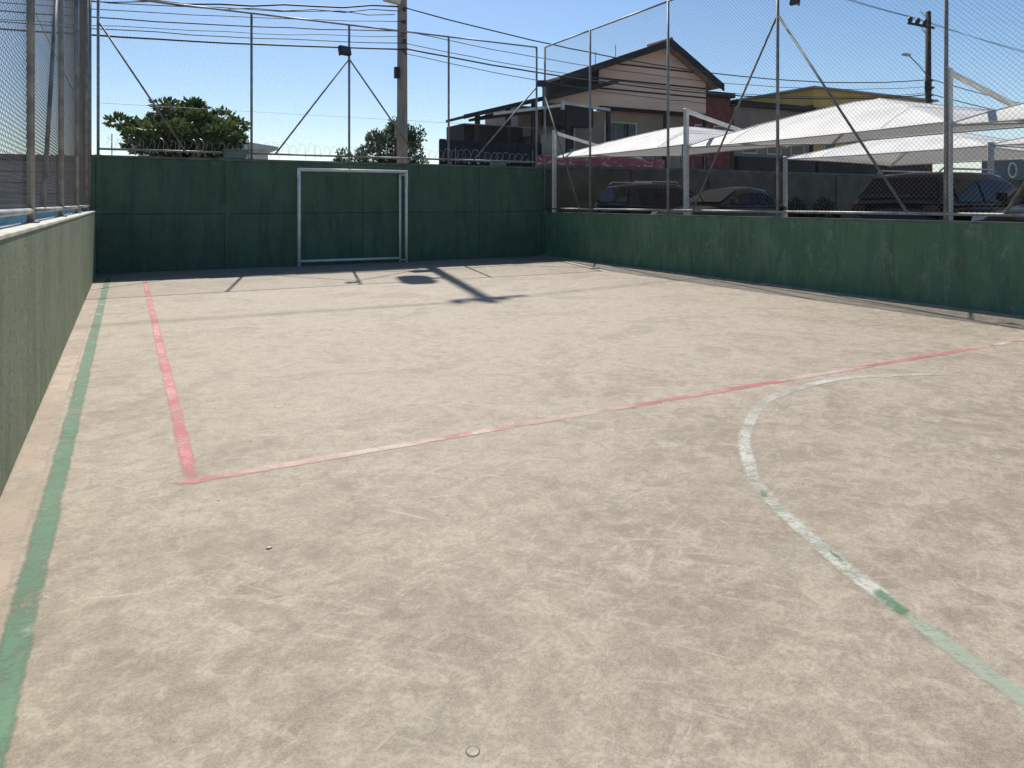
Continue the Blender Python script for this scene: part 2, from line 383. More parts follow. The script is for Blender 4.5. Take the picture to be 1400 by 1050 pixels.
strip_line('white_circle_line', [q for q in ARC if q[0] > 4 or q[1] > 1.62], .085, M['white_line'], .0032, .005, 7)
strip_line('pale_green_circle_line', [q for q in ARC if q[0] < 4 and q[1] < 1.7], .088, M['green_pale'], .0024, .006, 8)
def dab(y0, y1, wd, off, k):
    pts = seg(y0, y1); pts = [(x+off, y+off*.2) for x, y in pts]
    if len(pts) > 1: strip_line('green_paint_patch', pts, wd, M['green_patch'], .004, .006, 30+k)
dab(2.77, 2.62, .06, 0, 0); dab(2.2, 1.98, .032, .022, 1); dab(1.86, 1.64, .062, 0, 2)
# pale scuffs scraped into the floor
for k, pts in enumerate([[(0.725, 2.769), (0.803, 2.67), (0.873, 2.577)], [(0.862, 2.264), (0.931, 2.353), (0.99, 2.38)], [(1.189, 2.145), (1.26, 2.176), (1.341, 2.221)], [(1.503, 2.276), (1.573, 2.335), (1.631, 2.364)], [(2.377, 3.036), (2.324, 2.938), (2.218, 2.764)], [(1.723, 2.942), (1.776, 2.862), (1.793, 2.794)], [(1.755, 2.734), (1.826, 2.752), (1.869, 2.696), (1.949, 2.718)], [(1.731, 2.525), (1.836, 2.511), (1.994, 2.411)], [(2.14, 2.27), (2.155, 2.209), (2.166, 2.138)], [(1.603, 1.856), (1.556, 1.798), (1.515, 1.761)], [(1.169, 1.802), (1.213, 1.788), (1.246, 1.76)], [(0.489, 4.616), (0.612, 4.606), (0.725, 4.516)], [(1.663, 3.601), (1.799, 3.648), (1.866, 3.551)], [(4.468, 2.926), (4.553, 2.69), (4.615, 2.259)], [(4.131, 3.279), (4.523, 3.345), (4.583, 3.217)], [(2.22, 2.974), (2.384, 3.032), (2.555, 3.028)], [(1.865, 5.083), (2.15, 5.2), (2.382, 4.892)], [(1.54, 5.722), (1.835, 6.103), (2.247, 6.123)], [(1.943, 3.698), (2.126, 3.762), (2.288, 3.647)], [(2.507, 2.721), (2.547, 2.587), (2.522, 2.443)], [(1.107, 8.336), (1.585, 8.833), (1.99, 8.35)], [(2.871, 6.945), (3.482, 7.151), (3.635, 6.749)], [(5.273, 6.847), (5.81, 6.955), (6.145, 6.543)]]):
    strip_line('floor_scuff', spline([pts[0]]+pts+[pts[-1]], 5) if len(pts) > 2 else pts, rnd.uniform(.01, .019)*(1 if pts[0][1] < 3.2 else 1.8), M['scuff'], .0012+.0002*(k % 3), .003, 60+k)
# ---------------------------------------------------------------- walls round the court
t = thing('green_wall', 'tall dark green painted wall of large panels behind the goal frame', 'wall', (5, YF+.1, 0))
MB().box(-.86, XR+.32, YF+.02, YF+.22, -.02, ZF-.03).build('wall_core', M['joint'], t)
xs = [-.6, 2.05, 5.35, 8.68, XR+.14]
for i in range(4):
    for z0, z1 in ((0, 1.294), (1.302, ZF-.06)):
        m = MB(); d = rnd.uniform(-.004, .004)
        m.box(xs[i]+.004, xs[i+1]-.004, YF+d, YF+.04, z0, z1); bev(m.build('panel', M['far_wall'], t), .006, 1)
MB().box(-.88, XR+.34, YF-.015, YF+.235, ZF-.058, ZF).build('coping', M['cap_dark'], t)
m = MB(); m.box(-.87, XL-.02, YF+.0, YF+.016, 0, ZF-.06); m.build('end_panel', M['far_wall'], t)
for x in (xs[1],):
    m = MB().box(x-.03, x+.1, YF-.03, YF-.004, 0, ZF-.06); bev(m.build('pilaster', M['far_wall'], t), .006, 1)

t = thing('green_wall', 'low weathered green wall with carports and parked cars behind it', 'wall', (XR+.1, 4, 0))
MB().box(XR, XR+.16, -14, YF+.0-.018, -.02, ZR-.035).build('wall_body', M['right_wall'], t)
MB().box(XR-.006, XR+.17, -14, YF-.018, ZR-.035, ZR).build('coping', M['cap_dark'], t)
MB().box(XR-.16, XR, -14, YF-.018, -.02, .018).build('foot_strip', M['strip'], t)
t = thing('green_wall', 'low faded grey-green wall with a pale cap beside the green side line', 'wall', (XL-.1, 4, 0))
MB().box(XL-.2, XL, -14, YF-.35, -.02, ZL-.03).build('wall_body', M['left_wall'], t)
bev(MB().box(XL-.21, XL+.006, -14, YF-.35, ZL-.03, ZL).build('cap', M['cap'], t), .006, 1)
bev(MB().box(XL-.19, XL-.02, YF-.33, YF-.02, -.02, 1.0).build('end_block', M['cap_dark'], t), .006, 1)

# ---------------------------------------------------------------- fences
def fence(name, label, P0, P1, z0, ztop, posts, braces, rail_z, pipe=.03, pitch=.072, mids=(), wire=.0019, extra_posts=()):
    """posts: distances along P0->P1; braces: (d_top, z_top, d_bottom)"""
    P0, P1 = Vector(P0), Vector(P1); d = (P1-P0).normalized(); nn = Vector((-d.y, d.x, 0))
    at = lambda s, z, o=0: Vector((P0.x+d.x*s+nn.x*o, P0.y+d.y*s+nn.y*o, z))
    t = thing(name, label, 'fence', at(posts[0], z0))
    for s in posts:
        m = MB().path([at(s, z0-.01), at(s, ztop)], pipe, 10); po = m.build('post', M['galv'], t, True)
        m = MB().box(*[v for a in (0, 1) for v in (at(s, 0)[a]-.06, at(s, 0)[a]+.06)], z0-.004, z0+.012); m.build('base_plate', M['galv_old'], po)
    for a, b in zip(posts[:-1], posts[1:]):
        MB().path([at(a, ztop-.01), at(b, ztop-.01)], pipe*.75, 8).build('top_rail', M['galv'], t, True)
        MB().path([at(a, rail_z), at(b, rail_z)], pipe*.85, 8).build('bottom_rail', M['galv'], t, True)
        for mz in mids: MB().path([at(a, mz), at(b, mz)], .004, 5).build('tension_wire', M['galv'], t)
        # woven wire: diagonals clipped to the bay
        m = MB(); h0, h1 = rail_z, ztop-.02; hh = h1-h0; L = b-a; n0 = int((L+hh)/pitch)
        for k in range(n0+1):
            c = k*pitch
            for sgn in (0, 1):
                s0 = max(0, c-hh); s1 = min(L, c)
                if s1-s0 < .02: continue
                za, zb = h0+(c-s0), h0+(c-s1)
                if sgn: s0, s1 = L-s0, L-s1
                wob = .003*(1 if sgn else -1)
                m.path([at(a+s0, za, -pipe*.9+wob), at(a+s1, zb, -pipe*.9+wob)], wire, 3, False)
        o = m.build('chain_link_mesh', M['mesh'], t)
    for (s0, zt, s1) in braces:
        MB().path([at(s0, zt, .0), at(s1, rail_z, .0)], pipe*.72, 8).build('brace', M['galv_old'], t, True)
    return t
ZT = 6.13
fpost = [0, 3.2, 5.58, 8.35, 11.15]
fence('chain_link_fence', 'tall chain link fence on the wall behind the goal', (-.56, YF+.1, 0), (XR, YF+.1, 0), ZF, ZT, fpost,
      [(.0, 5.55, 1.75), (5.58, 5.25, 3.75), (5.58, 5.25, 7.45), (11.15, 4.95, 9.1)], ZF+.14, mids=(3.75,), wire=.0011)
rp = [.12, 2.45, 5.55, 8.65, 11.8, 14.9, 18]
fence('chain_link_fence', 'tall chain link fence on the low green wall in front of the carports', (XR+.08, YF+.1, 0), (XR+.08, -4, 0), ZR, ZT, rp,
      [(.12, 4.7, 1.95), (8.65, 5.1, 6.35), (8.65, 5.1, 11.2), (14.9, 5.1, 12.6), (14.9, 5.1, 17.2)], ZR+.1, pitch=.078, wire=.002)
lp = [.3, 1.75, 4.85, 7.95, 11.05, 14.15, 17.25]
fence('chain_link_fence', 'tall chain link fence on the faded wall with the pale cap', (XL-.115, YF+.1, 0), (XL-.115, -4, 0), ZL, ZT+.1, lp,
      [(7.95, 5.0, 10.05)], ZL+.1, mids=(3.2,), pitch=.07)

# floodlights and little boxes on the fences and walls
def floodlight(label, p, rz, tilt, sc=1):
    t = thing('floodlight', label, 'floodlight', p, 'floodlights on the fence', world=False)
    m = MB(); m.prism([(-.17*sc, -.05*sc, -.12*sc), (.17*sc, -.05*sc, -.12*sc), (.17*sc, -.05*sc, .12*sc), (-.17*sc, -.05*sc, .12*sc)], (0, .13*sc, 0))
    h = bev(m.build('housing', M['black'], t), .02*sc, 2)
    m = MB().box(-.15*sc, .15*sc, -.056*sc, -.0505*sc, -.1*sc, .1*sc); m.build('lens', M['lens'], t)
    m = MB().box(-.012, .012, .08*sc, .3*sc, -.02, .02); m.build('bracket', M['galv_old'], t)
    t.rotation_euler = (tilt, 0, rz); return t
floodlight('black floodlight on the middle post of the fence above the goal', (4.87, YF-.05, 5.42), 0.3, -.3, .95)
floodlight('black floodlight at the tall corner post above the pale capped wall', (-.3, YF-.1, 6.2), .4, -.3, 1.1)
floodlight('small black floodlight on the corner post beside the house', (10.62, YF-.15, 5.03), -.6, -.4, .75)
floodlight('black floodlight on the braced post in front of the carports', (XR+.2, 9.2, 5.3), -1.4, -.3, .55)
def wallbox(label, x, y, z, w_, h_, d_):
    t = thing('junction_box', label, 'box', (x, y, z), world=True)
    m = MB(); m.prism([(x-w_/2, y, z), (x+w_*.35, y, z), (x+w_/2, y, z+h_), (x-w_/2, y, z+h_)], (0, d_, 0)); bev(m.build('housing', M['grey_box'], t), .012, 2)
    MB().box(x-w_/2-.02, x+w_/2+.02, y-.02, y+d_+.02, z+h_+.001, z+h_+.02).build('lid', M['galv_old'], t)
wallbox('grey-green metal box on the wall coping beside the broad-leaved tree', 2.3, YF+.02, ZF+.001, .55, .2, .2)
wallbox('narrow grey metal box on the wall coping below the dark terrace', 9.35, YF+.02, ZF+.001, .48, .13, .18)

# razor wire coil beyond the wall top
t = thing('razor_wire', 'coil of razor wire along the top of the dark green wall', 'razor wire', (5, YF+.32, ZF))
for k in range(int(11/.21)):
    m = MB(); x0 = -.4+k*.21+rnd.uniform(-.05, .05); rr = .18+rnd.uniform(-.05, .03); pts = []
    for i in range(15):
        a = 2*math.pi*i/14; pts.append((x0+.21*i/14+.02*math.sin(3*a), YF+.34+rr*math.cos(a), ZF+.26+rr*math.sin(a)))
    m.path(pts, .0032, 4, False); m.build('loop', M['razor'], t)
for x in (-.3, 2.6, 5.4, 8.1, 10.6):
    m = MB().path([(x, YF+.2, ZF-.12), (x, YF+.34, ZF+.02), (x, YF+.34, ZF+.5)], .012, 6); m.build('bracket', M['galv_old'], t)

# ---------------------------------------------------------------- goal
gx0, gx1, gy, gz = 3.68, 6.42, YF-.3, 2.36
t = thing('goal_frame', 'white tubular goal frame standing against the dark green wall', 'goal', (5.45, gy, 0))
for x in (gx0, gx1): MB().path([(x, gy, 0), (x, gy, gz)], .04, 10).build('goal_post', M['white_paint'], t, True)
MB().path([(gx0-.03, gy, gz), (gx1+.03, gy, gz)], .04, 10).build('crossbar', M['white_paint'], t, True)
MB().path([(gx1-.1, YF-.1, .0), (gx1-.1, YF-.1, gz-.06)], .033, 10).build('back_post', M['white_paint'], t, True)
MB().path([(gx0, gy+.02, .13), (gx1-.1, YF-.1, .1)], .032, 10).build('base_bar', M['white_paint'], t, True)
for z in (.06, gz-.08): MB().path([(gx1, gy, z), (gx1-.1, YF-.1, z)], .02, 8).build('side_bar', M['white_paint'], t, True)

# ---------------------------------------------------------------- street wall, utility poles, cables
t = thing('street_wall', 'long olive brown street wall behind the carports', 'wall', (25, 19.1, 0))
MB().box(XR+.45, 62, 19.01, 19.2, -.02, 2.66).build('wall_body', M['street_wall'], t)
MB().box(XR+.44, 62, 18.98, 19.23, 2.66, 2.74).build('coping', M['cap_dark'], t)
for i in range(15):
    x = XR+.6+i*3.4; MB().box(x, x+.3, 18.95, 19.008, LOT-.02, 2.655).build('pier', M['street_wall'], t)

def pole(name, label, x, y, h, r0, r1, pm, ax=0., al=1.):
    t = thing(name, label, 'utility pole', (x, y, .1), 'utility poles along the street')
    MB().path([(x, y, -.02), (x, y, h*.5), (x, y, h)], [r0, (r0+r1)/2, r1], 14).build('shaft', pm, t, True)
    za = h-.85
    a = MB().box(x-1.95*al+ax, x+.12+ax, y-r1-.13, y-r1-.03, za-.05, za+.05).build('crossarm', pm, t)
    for dx in (-1.8, -1.2, -.6):
        MB().path([(x+dx*al+ax, y-r1-.08, za+.05), (x+dx*al+ax, y-r1-.08, za+.14), (x+dx*al+ax, y-r1-.08, za+.32)], [.05, .13, .09], 10).build('insulator', M['porcelain'], a, True)
    MB().path([(x-1.0*al+ax*.5, y-r1-.08, za), (x, y-r1-.02, za-.7)], .02, 6).build('arm_strut', M['galv_old'], a)
    MB().path([(x-.1, y, h-.3), (x-.7, y, h-.05)], .018, 6).build('spur', M['galv_old'], t)
    for z in (7.7, 7.3, 6.97, 6.7, 6.4):
        MB().box(x-.05, x+.05, y-r0-.06, y-r0+.06, z-.05, z+.05).build('cable_clamp', M['porcelain'], t)
    # street lamp on a curved arm
    return t
P1 = (7.75, 21.8); P2 = (35.6, 21.8)
t = pole('utility_pole', 'thick concrete utility pole behind the goal wall carrying cable bundles', *P1, 15.0, .185, .125, M['pole'], .6, .65)
for dx, z0, hh, rr in ((-.72, 9.7, 1.25, .36),):
    tr = MB().path([(P1[0]+dx, P1[1], z0), (P1[0]+dx, P1[1], z0+.06), (P1[0]+dx, P1[1], z0+hh), (P1[0]+dx, P1[1], z0+hh+.08)], [rr*.9, rr, rr, rr*.7], 18).build('transformer', M['trafo'], t)
    for k in range(3): MB().path([(P1[0]+dx-.18+.18*k, P1[1], z0+hh+.05), (P1[0]+dx-.18+.18*k, P1[1], z0+hh+.4)], .045, 8).build('bushing', M['porcelain'], tr)
    MB().box(P1[0]-.5, P1[0]+.02, P1[1]-.06, P1[1]+.06, z0+.5, z0+.62).build('bracket', M['galv_old'], t)
m = MB(); lx = P1[0]-.42; m.prism([(lx-.3, P1[1]-.45, 7.86), (lx+.22, P1[1]-.45, 7.8), (lx+.26, P1[1]-.45, 8.1), (lx-.25, P1[1]-.45, 8.12)], (0, .3, 0)); bev(m.build('lamp_head', M['gutter'], t), .04, 2)
MB().path([(lx+.1, P1[1]-.3, 8.0), (P1[0], P1[1]-.1, 8.05)], .03, 8).build('lamp_arm', M['galv_old'], t)
MB().box(P1[0]-.3, P1[0]-.15, P1[1]-.2, P1[1]-.06, 5.5, 5.85).build('meter_box', M['black'], t)
MB().box(P1[0]-.3, P1[0]+.02, P1[1]-.26, P1[1]-.14, 3.6, 4.1).build('cable_box', M['pole'], t)
t = pole('utility_pole', 'dark slim utility pole with three insulators behind the white carports', *P2, 11.2, .17, .13, M['pole_dark'])
MB().path([(P2[0]-.1, P2[1]-.2, 7.75), (P2[0]-1.2, P2[1]-.25, 8.35), (P2[0]-2.1, P2[1]-.3, 8.75)], .025, 8).build('lamp_arm', M['galv_old'], t, True)
m = MB(); m.box(P2[0]-2.5, P2[0]-2.0, P2[1]-.4, P2[1]-.2, 8.7, 8.82); bev(m.build('lamp_head', M['gutter'], t), .03, 2)
m = MB().path([(P2[0]-.5, P2[1]-.3, 7.1), (P2[0]-.5, P2[1]-.3, 7.6)], .16, 10); m.build('splice_box', M['black'], t)
MB().box(P2[0]-.5, P2[0], P2[1]-.33, P2[1]-.27, 7.3, 7.36).build('splice_bracket', M['black'], t)

def cable(label, a, b, sag, r, wig=0, seed=0, group='overhead cables between the poles', name='overhead_cable'):
    a, b = Vector(a), Vector(b); k = 36; pts = []; q = random.Random(seed)
    for i in range(k+1):
        s = i/k; p = a.lerp(b, s); p.z -= 4*sag*s*(1-s)
        if wig and 0 < i < k: p += Vector((0, q.uniform(-wig, wig), q.uniform(-wig, wig)))
        pts.append(p)
    m = MB().path(pts, r, 6); o = m.build(name, M['cable'], None, True); tag(o, label, 'cable', group); return o
LX = -24
yl = P1[1]-.22
thin = 'thin black cable strung past the tree from the thick pole'
cable('thick messy cable bundle drooping from the lamp on the thick concrete pole', (P1[0]-.2, yl, 7.75), (LX, yl, 7.5), 1.0, .026, .05, 1)
cable('thin loose cable twisting below the messy bundle at the pole lamp', (P1[0]-.2, yl-.05, 7.6), (LX, yl, 7.7), 1.05, .016, .08, 2)
cable(thin+', middle of three', (P1[0], yl, 7.0), (LX, yl, 7.0), .78, .018, .012, 3)
cable(thin+', lowest of three', (P1[0], yl, 6.62), (LX, yl, 6.6), .66, .014, .02, 4)
cable('thick black telephone cable below the thin ones left of the thick concrete pole'.replace('left of', 'at'), (P1[0], yl, 6.42), (LX, yl, 6.5), .66, .026, .008, 5)
cable(thin+', highest of three', (P1[0], yl, 7.3), (LX, yl, 7.2), .85, .012, .012, 6)
cable('slack thin cable tangled round the messy bundle near the pole lamp', (P1[0]-.3, yl+.05, 7.5), (LX, yl, 7.45), .82, .014, .07, 41)
cable('slender grey cable sagging between the thick telephone cable and the thin ones', (P1[0], yl+.03, 6.85), (LX, yl, 6.75), .8, .01, .03, 42)
y2 = P2[1]-.2
rt = 'thin black cable passing in front of the gabled house between the poles'
cable('thick black cable dipping towards the ridge of the gabled house', (P1[0], yl, 7.75), (P2[0], y2, 7.75), .95, .022, .01, 7)
cable(rt+', upper of two', (P1[0], yl, 7.0), (P2[0], y2, 7.4), .75, .012, .012, 8)
cable('thick black telephone cable with a splice box crossing the lower roof', (P1[0], yl, 6.45), (P2[0], y2, 7.0), .75, .026, .008, 9)
cable(rt+', lower of two', (P1[0], yl, 6.62), (P2[0], y2, 7.1), .8, .012, .01, 10)
cable('slack thin cable hanging lowest across the gabled house front', (P1[0], yl+.03, 6.3), (P2[0], y2, 6.75), .95, .012, .02, 43)
pw = 'bare power line high on the insulators of the utility poles'
for dx in (-1.05, -.65, -.25):
    pass
for k, dy in enumerate((-.35, -.95, -1.55)):
    cable('bare power line high between the thick pole and the slim pole', (P1[0]-.25+dy+1.1, P1[1]-.22, 14.46), (P2[0]-.25+dy, P2[1]-.2, 10.66), .8, .009, 0, 20+k, 'power lines')
    cable('bare power line running on from the insulators of the slim pole', (P2[0]-.25+dy, P2[1]-.2, 10.66), (70, P2[1]-.2+dy, 10.4), .9, .009, 0, 24+k, 'power lines')
    cable('bare power line high above the broad-leaved tree', (P1[0]-.25+dy+1.1, P1[1]-.22, 14.46), (LX, P1[1]-.2+dy, 14.4), .9, .009, 0, 28+k, 'power lines')
cable('upper thick cable running on past the slim utility pole', (P2[0], y2, 7.75), (70, y2, 7.7), .9, .022, .01, 31)
cable('lower thick cable running on past the slim utility pole', (P2[0], y2, 7.0), (70, y2, 7.0), .8, .024, .01, 32)
m = MB().path([(12.05-1.2, yl, 6.02), (11.25, yl, 6.0)], .07, 8)

# ---------------------------------------------------------------- trees and bushes
def leaf(m, p, size, dirn, q):
    d = dirn.normalized(); a = d.cross(Vector((q.uniform(-1,1), q.uniform(-1,1), q.uniform(-1,1)))).normalized()
    n2 = d.cross(a); b0 = p; mid = p+d*size*.5+n2*size*.08; tip = p+d*size
    i = len(m.v); m.v += [b0, mid+a*size*.26, tip, mid-a*size*.26]; m.f.append((i, i+1, i+2, i+3))
def tree(name, label, base, clumps, trunk, leafm, per, lsize, seed, up=.4, trunk_r=.1):
    q = random.Random(seed); t = thing(name, label, 'tree', base)
    b = Vector(base)
    tr = MB(); top = b+Vector((0, 0, trunk)); tr.path([b-Vector((0,0,.1)), b.lerp(top, .5)+Vector((.05, .03, 0)), top], [trunk_r*1.3, trunk_r, trunk_r*.8], 9)
    for (c, r) in clumps:
        c = b+Vector(c); mid = top.lerp(c, .5)+Vector((0, 0, -.15)); tr.path([top-Vector((0,0,.2)), mid, c], [trunk_r*.6, trunk_r*.4, trunk_r*.15], 6)
    tr.build('trunk', M['trunk'], t, True)
    m = MB()
    for (c, r) in clumps:
        c = b+Vector(c); r = Vector(r)
        for k in range(per):
            v = Vector((q.gauss(0, 1), q.gauss(0, 1), q.gauss(0, 1))).normalized(); s = q.random()**.35
            p = c+Vector((v.x*r.x, v.y*r.y, v.z*r.z))*s
            leaf(m, p, lsize*q.uniform(.6, 1.2), v+Vector((q.uniform(-.6,.6), q.uniform(-.6,.6), up+q.uniform(-.5,.5))), q)
    m.build('crown', leafm, t)
    return t
q = random.Random(3); cl = []
for k in range(46):       # flat, layered, uneven crown
    a = q.uniform(0, 2*math.pi); s = math.sqrt(q.random()); x = math.cos(a)*s*1.4; y = math.sin(a)*s*1.5
    top = 1.0*(1-(s)**1.7)+.18*q.uniform(-1, 1)
    z = 3.15+top*q.uniform(.1, 1)+.15*s
    cl.append(((x, y, z), (q.uniform(.22, .42), q.uniform(.22, .4), q.uniform(.13, .24))))
for k in range(26): cl.append(((q.uniform(-1.15, 1.15), q.uniform(-.9, .9), q.uniform(2.75, 3.5)), (.32, .3, .2)))
cl += [((-1.62, .1, 3.72), (.3, .25, .12)), ((-1.25, 0, 3.5), (.35, .3, .15)), ((1.5, 0, 3.75), (.25, .25, .15)), ((.25, 0, 4.25), (.25, .22, .16)), ((-.45, 0, 4.2), (.35, .25, .15)), ((-1.2, .2, 3.05), (.3, .3, .15)), ((1.1, .1, 4.0), (.3, .25, .15))]
tree('street_tree', 'broad-leaved dark green tree with a flat layered crown behind the wall', (1.42, 22.6, .1), cl, 2.6, M['leaf'], 150, .19, 5, .3, .11)
q = random.Random(4)
cl = [((q.uniform(-1, 1), q.uniform(-.6, .6), 3.0+q.uniform(-.9, 1.7)), (.38, .38, .44)) for k in range(52)]
tree('feathery_tree', 'feathery pale green tree behind the thick concrete pole', (10.0, 29.2, .0), cl, 2.4, M['leaf2'], 210, .15, 6, .5, .08)
cl = [((q.uniform(-.55, .55), q.uniform(-.5, .5), 3.0+q.uniform(-.8, .9)), (.3, .3, .32)) for k in range(14)]
tree('small_tree', 'small thin leafed tree beside the feathery one at the wall top', (8.2, 29.4, .0), cl, 2.0, M['leaf2'], 160, .14, 7, .5, .05)
for x, h_, lb in ((21.7, 1.2, 'dark round bush by the street wall, the one nearer the gabled house'), (23.35, 1.22, 'dark round bush by the street wall, the one nearer the slim utility pole')):
    q = random.Random(int(x*10)); b = Vector((x, 18.3, LOT)); m = MB()
    for k in range(900):
        v = Vector((q.gauss(0,1), q.gauss(0,1), abs(q.gauss(0,1)))).normalized(); p = b+Vector((v.x*.58, v.y*.5, v.z*h_*.97))*(q.random()**.25)
        leaf(m, p, .12*q.uniform(.6,1.2), v+Vector((q.uniform(-.6,.6), q.uniform(-.6,.6), q.uniform(-.3,.7))), q)
    t = thing('round_bush', lb, 'bush', b, 'bushes by the street wall')
    m.build('foliage', M['leaf3'], t); MB().path([b-Vector((0,0,.02)), b+Vector((0,0,.6))], .05, 6).build('stem', M['trunk'], t)

# ---------------------------------------------------------------- carports
def carport(label, xp, y0, y1, xf, ztop, zn, zf, za, group, sgn=1, arm=True):
    """one tensioned square canopy between y0 (far) and y1, post at y0, arm over to xf"""
    t = thing('carport', label, 'carport', (xp, y0, LOT), group)
    bev(MB().box(xp-.05, xp+.05, y0-.05, y0+.05, LOT-.01, ztop).build('post', M['steel_white'], t), .01, 1)
    z2 = zf-.05
    if arm: MB().path([(xp, y0, ztop-.06), (xp+(xf-xp)*.66, y0, ztop-.06-.215*(xf-xp)*.66)], .05, 8).build('arm', M['steel_white'], t)
    N = 20; m = MB(); cx, cy = (xp+xf)/2, (y0+y1)/2
    for i in range(N+1):
        for j in range(N+1):
            u, v = 2*i/N-1, 2*j/N-1
            mm = max(abs(u), abs(v)); e = 1-mm
            pin = .10*(1-(v if abs(u) >= abs(v) else u)**2)*mm     # edges drawn inwards
            uu = u*(1-pin) if abs(u) >= abs(v) else u
            vv = v*(1-pin) if abs(v) >= abs(u) else v
            zc = zn+(zf-zn)*((u*sgn+1)/2 if sgn > 0 else (1+u)/2)
            m.v.append(Vector((cx+uu*abs(xf-xp)/2*1, cy+vv*abs(y1-y0)/2, zc+(za-zc)*min(1, e/.93)**.88)))
    for i in range(N):
        for j in range(N):
            a, b, c, d = i*(N+1)+j, (i+1)*(N+1)+j, (i+1)*(N+1)+j+1, i*(N+1)+j+1
            if (i < N//2) == (j < N//2): m.f += [(a, b, c), (a, c, d)]
            else: m.f += [(a, b, d), (b, c, d)]
    me = m.build('membrane', M['membrane'], t)
    ring = [m.v[i*(N+1)] for i in range(N+1)]+[m.v[N*(N+1)+j] for j in range(1, N+1)]+[m.v[i*(N+1)+N] for i in range(N-1, -1, -1)]+[m.v[j] for j in range(N-1, -1, -1)]
    MB().path([p-Vector((0,0,.02)) for p in ring], .016, 6).build('edge_cable', M['steel_white'], t)
    for d in (1, -1):
        pts = [m.v[k*(N+1)+(k if d > 0 else N-k)]+Vector((0, 0, .006)) for k in range(N+1)]
        MB().path(pts, .012, 5).build('seam', M['membrane'], t)
    for jj in (4, 16):
        MB().path([m.v[k*(N+1)+jj]+Vector((0, 0, .003)) for k in range(N+1)], .006, 4).build('seam', M['membrane'], t)
    MB().path([(xp, y0, zn-.04), (cx, cy, za-.05), (xf, y1, zf-.04)], .025, 8).build('cross_beam', M['steel_white'], t)
    MB().path([(xp, y1, zn-.04), (cx, cy, za-.1), (xf, y0, zf-.04)], .025, 8).build('cross_beam', M['steel_white'], t)
    return t
g1 = 'white canopy carports beside the court'
carport('white peaked canopy carport farthest along the low wall, near the gabled house', 11.3, 18.3, 12.6, 16.3, 3.72, 2.92, 3.14, 3.68, g1)
carport('white peaked canopy carport between two of its kind above an empty bay', 11.3, 12.55, 6.65, 16.3, 3.72, 2.84, 3.12, 3.7, g1)
carport('white peaked canopy carport above the black hatchback', 11.3, 6.6, .9, 16.3, 3.66, 2.78, 3.08, 3.62, g1)
t = thing('carport_post', 'white square steel post standing past the last canopy', 'post', (11.3, .82, LOT)); MB().box(11.23, 11.37, .75, .89, LOT-.01, 3.6).build('post', M['steel_white'], t)
g2 = 'white canopy carports across the parking aisle'
for y0, y1, lb in ((15.0, 9.3, 'white canopy carport across the aisle nearest the street wall'), (9.2, 3.5, 'white canopy carport across the aisle behind the black hatchback')):
    t = carport(lb, 17.4, y0, y1, 22.4, 2.95, 2.88, 2.8, 3.6, g2, 1, False)
for x, y in ((22.4, 15.0), (22.4, 9.25), (22.4, 3.5), (16.3, 18.3), (16.3, 12.58), (16.3, 6.7)):
    pass

